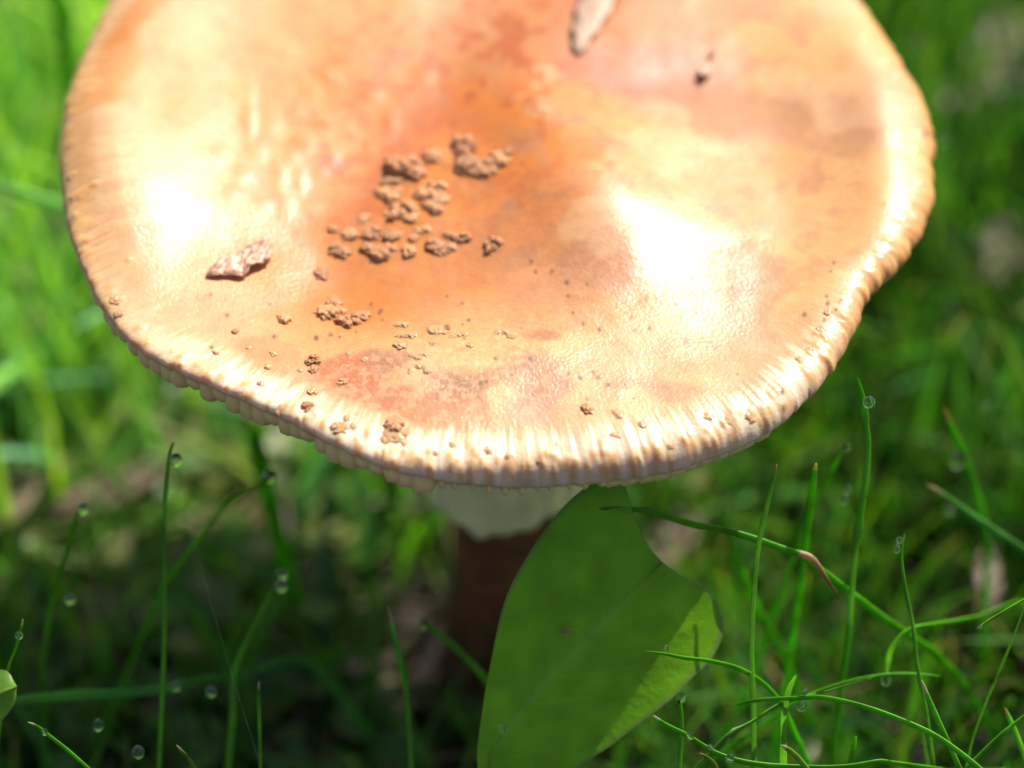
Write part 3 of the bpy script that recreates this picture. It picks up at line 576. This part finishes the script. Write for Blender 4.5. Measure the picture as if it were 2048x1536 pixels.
BL = [
 ('upright grass blade with a knuckle and a big dewdrop near its tip', [(1715, 755), (1722, 780), (1728, 810), (1728, 830), (1735, 880), (1733, 950), (1722, 1020), (1716, 1062), (1708, 1130), (1698, 1260)], 15, F_ + .001, F_ + .012, None, [(1728, 828), (1716, 1058)]),
 ('thin upright grass blade with a brown tip crossing the drooping stem', [(1554, 928), (1546, 960), (1534, 1010), (1518, 1085), (1508, 1180), (1503, 1300), (1506, 1400), (1508, 1536)], 13, F_ + .001, F_ + .006, BR, []),
 ('blunt pinkish-tipped upright grass blade left of the knuckled one', [(1632, 926), (1628, 950), (1620, 1010), (1612, 1080), (1604, 1150)], 17, F_ + .003, F_ + .016, PK, []),
 ('drooping dark grass stem reaching left over the large leaf', [(1200, 1018), (1240, 1017), (1290, 1021), (1340, 1035), (1390, 1050), (1440, 1058), (1500, 1075), (1560, 1096), (1600, 1108)], 19, F_ + .002, F_ + .006, (.10, .2, .05), [(1300, 1024)]),
 ('thin tall grass blade with two dewdrops at its very tip', [(1809, 1068), (1803, 1110), (1810, 1172), (1826, 1254), (1836, 1340), (1852, 1420), (1868, 1536)], 9, F_ + .001, F_ + .007, None, []),
 ('straight grass blade with a pink point rising beside the long arching blade', [(1843, 1360), (1858, 1400), (1880, 1450), (1905, 1505), (1922, 1545)], 13, F_ - .001, F_ + .002, PK, []),
 ('long arching grass blade along the bottom right carrying a pair of dewdrops', [(1463, 1414), (1490, 1405), (1530, 1399), (1600, 1396), (1645, 1395), (1717, 1410), (1795, 1437), (1873, 1473), (1950, 1530), (1990, 1570)], 15, F_ + .004, F_ - .001, None, []),
 ('pink-pointed grass blade curving along the bottom edge with beads of dew', [(1306, 1431), (1325, 1445), (1345, 1456), (1372, 1470), (1400, 1488), (1440, 1510), (1500, 1526), (1580, 1533), (1680, 1534), (1760, 1522)], 15, F_ - .002, F_ + .001, (.75, .58, .48), []),
 ('bright grass blade lying across the lit tip of the large notched leaf', [(1288, 1302), (1330, 1308), (1370, 1316), (1420, 1322), (1480, 1338), (1530, 1370), (1565, 1410)], 12, F_ - .003, F_ + .008, None, []),
 ('short upright grass blade capped by a round dewdrop below the large notched leaf', [(1360, 1398), (1362, 1430), (1362, 1480), (1358, 1545)], 11, F_ + .001, F_ + .004, None, []),
 ('thin grass blade with a pale tip slanting in from the right edge', [(1953, 1257), (1972, 1245), (2000, 1228), (2048, 1200), (2090, 1180)], 10, F_, F_ + .002, PK, []),
 ('tall thin grass blade holding a dewdrop under its tip on the left', [(348, 884), (340, 905), (334, 950), (329, 1020), (329, 1100), (329, 1200), (328, 1300), (323, 1420), (318, 1540)], 11, F_ + .009, F_ + .014, BR, []),
 ('white-tipped grass blade slanting up from the bottom left', [(56, 1444), (75, 1453), (96, 1470), (135, 1500), (180, 1540)], 10, F_ - .001, F_ + .002, (.8, .62, .55), []),
 ('straight grass blade with a pale tip in the dark left of the large notched leaf', [(518, 1362), (517, 1390), (519, 1450), (521, 1545)], 9, F_ + .001, F_ + .005, PK, []),
 ('short grass blade with an oval dewdrop rising over the small bright leaf', [(46, 1238), (41, 1260), (32, 1295), (18, 1330), (4, 1380)], 7, F_ + .001, F_ + .004, PK, []),
 ('small hooked grass blade with a dry tip at the bottom left', [(353, 1490), (366, 1505), (380, 1520), (392, 1545)], 9, F_ + .002, F_ + .004, PK, []),
 ('brown-tipped grass blade leaning in the shade below the stem', [(776, 1212), (786, 1260), (797, 1310), (810, 1370), (817, 1430), (823, 1545)], 14, F_ + .009, F_ + .013, BR, []),
 ('side shoot against the brown-tipped shaded blade', [(811, 1322), (813, 1350), (815, 1400), (818, 1450)], 9, F_ + .010, F_ + .013, None, []),
 ('grass shoot with a swollen pale bud at its low end', [(1750, 1352), (1650, 1384), (1590, 1398), (1550, 1414), (1510, 1440), (1478, 1458), (1455, 1474)], 12, F_ + .006, F_ + .002, None, [(1462, 1470), (1470, 1464)]),
 ('broad pale-edged grass blade crossing upward at the bottom right', [(1593, 1350), (1580, 1375), (1570, 1410), (1566, 1470), (1566, 1545)], 18, F_ + .004, F_ + .002, None, []),
 ('long thin grass blade descending from the right edge', [(2050, 1210), (2030, 1265), (2000, 1340), (1970, 1410), (1945, 1480), (1930, 1545)], 8, F_ + .004, F_ + .006, None, []),
 ('grass blade rising to the right in the bottom right corner', [(2060, 1422), (2020, 1455), (1985, 1485), (1930, 1540)], 13, F_ + .001, F_ + .001, None, []),
 ('brown-tipped grass blade leaning right in the bottom right corner', [(2009, 1415), (2020, 1440), (2035, 1475), (2056, 1530)], 12, F_ + .006, F_ + .006, BR, []),
 ('dark grass blade slanting to a hanging dewdrop below the cap margin', [(545, 948), (520, 966), (470, 995), (430, 1035), (380, 1100), (330, 1165)], 12, F_ + .018, F_ + .030, None, []),
 ('blurred grass blade with a dewdrop on its tip at the far left', [(160, 1005), (148, 1050), (138, 1090), (118, 1150), (100, 1220), (85, 1330)], 12, F_ + .016, F_ + .030, None, []),
 ('blurred grass blade leaning right below a pair of hanging dewdrops', [(560, 1150), (540, 1190), (515, 1240), (490, 1290), (468, 1350), (465, 1440), (455, 1545)], 16, F_ + .020, F_ + .022, None, []),
 ('wide teal grass blade lying across the lower left', [(-60, 1415), (40, 1400), (150, 1390), (260, 1385), (345, 1375), (370, 1366)], 34, F_ + .020, F_ + .022, None, []),
 ('pale thick grass blade coming in beside the left rim of the cap', [(-80, 362), (0, 375), (60, 392), (130, 418), (200, 445)], 34, .335, .345, None, []),
 ('tall blurred grass blade with a brown tip far on the right', [(1888, 815), (1905, 860), (1925, 905), (1948, 970), (1965, 1040), (1975, 1110)], 20, F_ + .022, F_ + .040, BR, []),
 ('pale blurred grass blade crossing the brown-tipped one on the right', [(1855, 968), (1900, 1000), (1950, 1035), (2010, 1075), (2080, 1120)], 18, F_ + .024, F_ + .026, PK, []),
 ('blurred grass blade bending up from the shade behind the drooping stem', [(1440, 1010), (1460, 1080), (1490, 1160), (1520, 1230), (1560, 1290)], 18, F_ + .024, F_ + .036, None, []),
 ('blurred thin grass blade tipped with a faint dewdrop right of the cap', [(1693, 890), (1670, 930), (1650, 970), (1625, 1020), (1600, 1080)], 13, F_ + .018, F_ + .026, None, []),
 ('curled grass blade ending in a dewdrop at the lower right', [(1772, 1362), (1775, 1330), (1782, 1300), (1805, 1270), (1830, 1255)], 16, F_ + .011, F_ + .012, None, []),
 ('wide bright grass blade just below the left margin of the cap', [(505, 850), (515, 900), (525, 950), (540, 1010)], 44, .325, .335, None, []),
 ('dry-pointed grass tip at the bottom edge beside the arching blade', [(1562, 1490), (1578, 1500), (1598, 1518), (1618, 1545)], 14, F_ - .001, F_, (.6, .45, .35), []),
 ('grass blade climbing right past the foot of the arching blade', [(1712, 1472), (1706, 1500), (1696, 1540)], 11, F_ + .001, F_ + .003, None, []),
 ('short dry twiggy grass tip below the large notched leaf', [(1398, 1506), (1412, 1514), (1428, 1528), (1436, 1550)], 11, F_ + .001, F_ + .003, (.45, .3, .2), []),
 ('faint grass blade arching behind the pair of dewdrops', [(1880, 1352), (1800, 1348), (1720, 1358), (1650, 1378), (1600, 1398)], 12, F_ + .010, F_ + .008, None, []),
 ('grass blade rising in the shade left of the large notched leaf', [(845, 1245), (880, 1270), (915, 1300), (960, 1345)], 17, F_ + .022, F_ + .024, None, []),
 ('tall grass blade with a bent top in the upper left', [(100, -60), (120, 20), (135, 100), (140, 190)], 46, .36, .375, None, []),
]
TEAL = {26, 27, 29}
for i, (lab, pts, w, d0, d1, tip, nodes) in enumerate(BL):
    blade('grass_blade', lab, pts, w, d0, d1, tip, 4, 1.0, True, nodes=nodes, flat=.3 if w < 30 else .18, tinge=(.7, .85, .6) if i == 27 else (.10, .24, .10) if i in TEAL else ((.2, .16, .04) if 'dry' in lab else None), )
# cap of dry brown sheath on the drooping stem
me = tube(catmull([at(1596, 1106, F_ + .006), at(1615, 1112, F_ + .006), at(1632, 1125, F_ + .006), at(1655, 1160, F_ + .007), at(1680, 1200, F_ + .010)], 4), np.interp(np.arange(17), [0, 5, 9, 16], [.0004, .00045, .0003, .00005]), 8, .6, col=np.linspace((.5, .3, .2), (.12, .05, .02), 17))
bz = Vector(at(1596, 1106, F_ + .006))
for v in me.vertices: v.co -= bz
o = link('dry_sheath', me, None, M['grass_leaf']); o.location = bz; tag(o, 'dry orange-brown sheath at the low end of the drooping stem', 'dry sheath')

# dewdrops
def drop_mesh():
    bm = bmesh.new(); bmesh.ops.create_uvsphere(bm, u_segments=28, v_segments=20, radius=1)
    for v in bm.verts:
        if v.co.z > 0: k = 1 - .16 * v.co.z ** 2; v.co.x *= k; v.co.y *= k; v.co.z *= 1.06
    me = bpy.data.meshes.new('dewdrop'); bm.to_mesh(me); bm.free()
    for p in me.polygons: p.use_smooth = True
    me.materials.append(M['water']); return me
DM = drop_mesh()
DR = [(1738, 804, 13, F_ + .001, 'big clear dewdrop clinging beside the tip of the knuckled grass blade'), (1799, 1080, 8, F_ + .001, 'bright dewdrop at the very tip of the thin tall blade, upper of two'),
 (1794, 1098, 9, F_ + .001, 'dewdrop just under the bright one on the thin tall blade, lower of two'), (1609, 1383, 9, F_ + .002, 'dewdrop sitting on top of the long arching blade, upper of the pair'),
 (1603, 1412, 12, F_ + .002, 'larger dewdrop hanging below the long arching blade, lower of the pair'), (1380, 1472, 9, F_ - .002, 'first clear bead of dew from the point of the bottom curving blade'),
 (1421, 1494, 7, F_ - .002, 'second bead of dew along the bottom curving blade'), (1460, 1516, 10, F_ - .002, 'largest bead hanging lowest on the bottom curving blade'),
 (1333, 1295, 7, F_ - .003, 'tiny dewdrop on the blade lying across the lit leaf tip'), (1362, 1395, 13, F_ + .001, 'round dewdrop capping the short blade below the large notched leaf'),
 (352, 920, 15, F_ + .0095, 'large dewdrop hanging under the tip of the tall left blade'), (89, 1464, 8, F_ - .001, 'dewdrop behind the white tip of the bottom left blade'),
 (38, 1271, 9, F_ + .001, 'oval dewdrop on the short blade above the small bright leaf'), (538, 955, 17, F_ + .018, 'blurred dewdrop on the dark slanting blade below the cap margin'),
 (166, 1018, 14, F_ + .016, 'blurred dewdrop on the blade tip at the far left'), (564, 1148, 13, F_ + .020, 'blurred dewdrop above the leaning blade, upper of two in the shade'),
 (562, 1172, 14, F_ + .020, 'blurred dewdrop above the leaning blade, lower of two in the shade'), (352, 1372, 11, F_ + .018, 'faint dewdrop at the end of the wide teal blade'),
 (422, 1383, 12, F_ + .018, 'faint dewdrop just right of the wide teal blade'), (196, 1450, 14, F_ + .010, 'blurred dewdrop in the dark above the bottom left blades'),
 (276, 1504, 14, F_ + .008, 'round blurred dewdrop near the bottom edge left of the hooked blade'), (140, 1198, 12, F_ + .018, 'blurred dewdrop low in the brown litter on the left'),
 (1692, 893, 11, F_ + .018, 'faint dewdrop tipping the blurred thin blade right of the cap'), (1688, 998, 12, F_ + .018, 'blurred bright dewdrop between the pinkish-tipped and knuckled blades'),
 (1696, 978, 10, F_ + .019, 'dim dewdrop touching the blurred bright one from above'), (1974, 808, 10, F_ + .030, 'round out-of-focus dewdrop near the right edge level with the big clear one'),
 (1772, 1362, 11, F_ + .011, 'dewdrop at the curled blade tip in the lower right'), (15, 292, 14, .36, 'large out-of-focus dewdrop at the left edge beside the cap'),
 (1836, 75, 11, .37, 'out-of-focus dewdrop in the upper right beyond the cap rim'), (1886, 275, 12, .35, 'out-of-focus dewdrop close to the dark nick in the cap rim'),
 (845, 1248, 11, F_ + .022, 'faint dewdrop at the tip of the shaded blade left of the leaf'), (1002, 1458, 10, F_ + .001, 'small dewdrop low on the left edge of the large notched leaf'),
 (1960, 1253, 5, F_, 'tiny dewdrop at the pale tip slanting in from the right edge'), (1915, 920, 20, F_ + .030, 'big pale blurred dewdrop beside the brown-tipped blade on the right'),
 (1900, 1022, 12, F_ + .026, 'greenish blurred dewdrop below the pale crossing blade on the right')]
for (a, c, r, d, lab) in DR:
    o = link('dewdrop', DM); o.location = at(a, c, d - .0003); s = .92 * r / FPX * d; o.scale = (s * rng.uniform(.85, 1.05), s, s * rng.uniform(1, 1.2)); tag(o, lab, 'dewdrop', 'dewdrops on the grass')
# spider thread
pth = catmull([at(349, 945, F_ + .009), at(380, 1055, F_ + .008), at(416, 1185, F_ + .007), at(458, 1330, F_ + .006), at(525, 1545, F_ + .005)], 6)
bz = Vector(pth[-1]); me = tube(pth, .000004, 5)
for v in me.vertices: v.co -= bz
o = link('spider_thread', me, None, M['silk']); o.location = bz; tag(o, 'fine spider thread stretched down from the tall left grass blade', 'spider thread')

# ------------------------------------------------------------------ lawn
def depth_of(x, y, z): return (y - CAM[1]) * FWD[1] + (z - CAM[2]) * FWD[2]
def lawn(n, xr, yr, hmin, hmax, wmin, wmax, cols, name, label, lay=0.0, seed=1, keep=None, sg=6, gap=.024):
    r = np.random.default_rng(seed)
    x = r.uniform(*xr, n); y = r.uniform(*yr, n)
    clump = fbm(x * 45, y * 45, 77 + seed, 3)
    k = r.random(n) < np.clip((clump - .25) * 2.6, .12, 1)
    k &= np.hypot(x, y + .012) > .012
    if keep is not None: k &= keep(x, y, r)
    x, y = x[k], y[k]; n = len(x)
    h = r.uniform(hmin, hmax, n) * (.65 + .6 * fbm(x * 30, y * 30, 5, 2)); ang = r.uniform(0, 2 * np.pi, n)
    lean = r.uniform(.05, .75, n) + lay
    lx = np.cos(ang) * lean; ly = np.sin(ang) * lean
    # keep tips clear of the cap and of the plane of focus
    for _ in range(14):
        tx, ty = x + lx * h, y + ly * h; bad = (depth_of(tx, ty, h) < FOCUS + gap) | ((np.hypot(tx, ty) < .062) & (h > .034)) | ((np.hypot(x, y) < .062) & (h > .036))
        h = np.where(bad, h * .88, h)
    h = np.maximum(h, .006)
    w = r.uniform(wmin, wmax, n); tw = r.uniform(0, 2 * np.pi, n); z0 = ground_h(x, y) - .001
    s = np.linspace(0, 1, sg); V = []
    kink = r.normal(0, .12, (n, 2))
    for t in s:
        cx = x + lx * h * t ** 1.8 + kink[:, 0] * h * t * (1 - t); cy = y + ly * h * t ** 1.8 + kink[:, 1] * h * t * (1 - t)
        cz = z0 + h * (t - .25 * lean * t * t)
        ww = w * (1 - t ** 2.2 * .92) * .5; a = tw + t * .8
        V.append(np.stack([cx - np.cos(a) * ww, cy - np.sin(a) * ww, cz], -1)); V.append(np.stack([cx, cy, cz - ww * .5], -1)); V.append(np.stack([cx + np.cos(a) * ww, cy + np.sin(a) * ww, cz], -1))
    V = np.stack(V, 1)                   # n, 3*sg, 3
    base = (np.arange(n) * 3 * sg)[:, None]
    q = []
    for j in range(sg - 1):
        for e in (0, 1): q.append(np.stack([base[:, 0] + 3 * j + e, base[:, 0] + 3 * j + e + 1, base[:, 0] + 3 * j + 4 + e, base[:, 0] + 3 * j + 3 + e], -1))
    Q = np.concatenate(q, 0)
    cols = np.array(cols); lf = (1 - sstep(-.07, .02, x + (fbm(x * 14, y * 14, 9, 2) - .5) * .1))[:, None] * sstep(-.03, .05, y)[:, None]; c = cols[r.integers(0, len(cols), n)] * r.uniform(.7, 1.25, (n, 1)) * (.74 + 1.3 * lf) * (1 + lf * np.array((.7, .12, 1.2))); cc = np.repeat(c[:, None], 3 * sg, 1)  # back-left blades paler and brighter: lens glow painted into their colour
    bt = r.random(n) < .25; cc[bt, -3:] = (.3, .2, .08)
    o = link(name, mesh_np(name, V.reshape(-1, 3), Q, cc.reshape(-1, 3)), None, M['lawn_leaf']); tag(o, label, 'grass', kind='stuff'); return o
greens = [(.085, .24, .015), (.12, .29, .02), (.065, .20, .02), (.075, .22, .04), (.16, .30, .025), (.055, .19, .04)]
def thin_left(x, y, r): # sparser turf in the front left where litter shows
    return r.random(len(x)) < np.where((x < -.005) & (y < .045), .5, 1.0)
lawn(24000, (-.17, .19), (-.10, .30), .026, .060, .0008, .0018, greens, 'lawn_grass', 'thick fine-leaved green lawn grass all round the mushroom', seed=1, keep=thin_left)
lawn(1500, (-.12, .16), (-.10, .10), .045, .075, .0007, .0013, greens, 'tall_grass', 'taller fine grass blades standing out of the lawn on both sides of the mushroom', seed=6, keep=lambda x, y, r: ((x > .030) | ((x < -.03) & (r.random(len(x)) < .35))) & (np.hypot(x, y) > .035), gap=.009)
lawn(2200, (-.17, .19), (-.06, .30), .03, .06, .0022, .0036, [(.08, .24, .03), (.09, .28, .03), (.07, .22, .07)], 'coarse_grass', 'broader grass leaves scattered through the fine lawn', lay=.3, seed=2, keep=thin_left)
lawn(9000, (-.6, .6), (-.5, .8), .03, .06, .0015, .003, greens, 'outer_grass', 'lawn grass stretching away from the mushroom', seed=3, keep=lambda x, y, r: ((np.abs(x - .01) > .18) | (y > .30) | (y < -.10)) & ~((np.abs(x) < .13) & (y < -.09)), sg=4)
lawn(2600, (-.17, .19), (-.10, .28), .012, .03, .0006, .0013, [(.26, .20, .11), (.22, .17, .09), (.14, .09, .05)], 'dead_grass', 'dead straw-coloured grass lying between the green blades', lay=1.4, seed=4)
# mossy little round leaves in the litter on the left
r = np.random.default_rng(12); n = 1500
x = np.concatenate([r.normal(-.055, .03, 1100), r.uniform(-.16, .18, 400)]); y = np.concatenate([r.normal(.005, .026, 1100), r.uniform(-.08, .26, 400)]); k = np.hypot(x, y) > .018; x, y = x[k], y[k]; n = len(x)
z = ground_h(x, y) + r.uniform(.001, .013, n); s = r.uniform(.0012, .0030, n); V = []; a0 = r.uniform(0, 6.28, n); tlx, tly = r.normal(0, .35, n), r.normal(0, .35, n)
for j in range(8):
    a = a0 + j * math.pi / 4; dx, dy = np.cos(a) * s * (1 if j % 4 else 1.5), np.sin(a) * s; V.append(np.stack([x + dx, y + dy, z + tlx * dx + tly * dy + .0004 * (j % 2)], -1))
V.append(np.stack([x, y, z - .0004], -1)); V = np.stack(V, 1); b_ = np.arange(n) * 9
Q = np.concatenate([np.stack([b_ + j, b_ + (j + 1) % 8, b_ + 8], -1) for j in range(8)], 0)
cl = np.array([(.11, .19, .03), (.09, .2, .03), (.17, .2, .05), (.07, .17, .03), (.22, .2, .09)])[r.integers(0, 5, n)]
o = link('ground_cover', mesh_np('ground_cover', V.reshape(-1, 3), Q, np.repeat(cl[:, None], 9, 1).reshape(-1, 3)), None, M['lawn_leaf']); tag(o, 'tiny round leaves of ground cover between the grass on the left', 'ground cover', kind='stuff')

# dry leaves and twig among the grass
def dry_leaf(pxx, pyy, z, L, Wd, rot, label):
    v = []; f = []; K = 12
    for k in range(K):
        t = k / (K - 1); w = Wd * math.sin(math.pi * (t * .94 + .03)) ** .7
        for j in range(-3, 4):
            v.append(((t - .5) * L, j / 3 * w * .5, .12 * L * math.sin(t * 3 + j) * .3 + abs(j / 3) ** 2 * w * .22))
    f = [(k * 7 + j, k * 7 + j + 1, k * 7 + 8 + j, k * 7 + 7 + j) for k in range(K - 1) for j in range(6)]
    me = bpy.data.meshes.new('dry_leaf'); me.from_pydata(v, [], f)
    for p in me.polygons: p.use_smooth = True
    o = link('dry_leaf', me, None, M['dry_leaf']); o.location = on_z(pxx, pyy, z)[0]; o.rotation_euler = (.15, -.12, rot)
    md = o.modifiers.new('thick', 'SOLIDIFY'); md.thickness = .0002
    tag(o, label, 'dry leaf', 'dry leaves in the grass')
dry_leaf(10, 1010, .014, .014, .0065, .9, 'pale dry leaf in the litter at the left edge')
dry_leaf(215, 985, .014, .018, .005, .4, 'narrow pinkish dry leaf in the litter right of the far left blade')
dry_leaf(205, 1235, .010, .014, .006, 1.6, 'small brown dry leaf deep in the litter below the far left blade')
dry_leaf(1990, 110, .020, .020, .011, 1.2, 'broad beige dry leaf in the upper right corner')
dry_leaf(1990, 500, .020, .014, .007, 1.3, 'tan dry leaf by the right edge level with the notch in the cap')
dry_leaf(1975, 1160, .024, .010, .0035, 1.5, 'small orange dry leaf upright by the right edge in the lower half')
dry_leaf(1340, 1085, .014, .012, .006, .8, 'pinkish brown dry leaf in the shade beyond the drooping stem')
tw = catmull([on_z(1780, 240, .018)[0], on_z(1860, 215, .020)[0], on_z(1940, 195, .019)[0], on_z(2080, 170, .02)[0]], 6)
bz = Vector(tw[0]); me = tube(tw, .0022, 9)
for v in me.vertices: v.co -= bz
o = link('twig', me, None, M['twig']); o.location = bz; tag(o, 'thick grey twig lying in the grass behind the right side of the cap', 'twig')
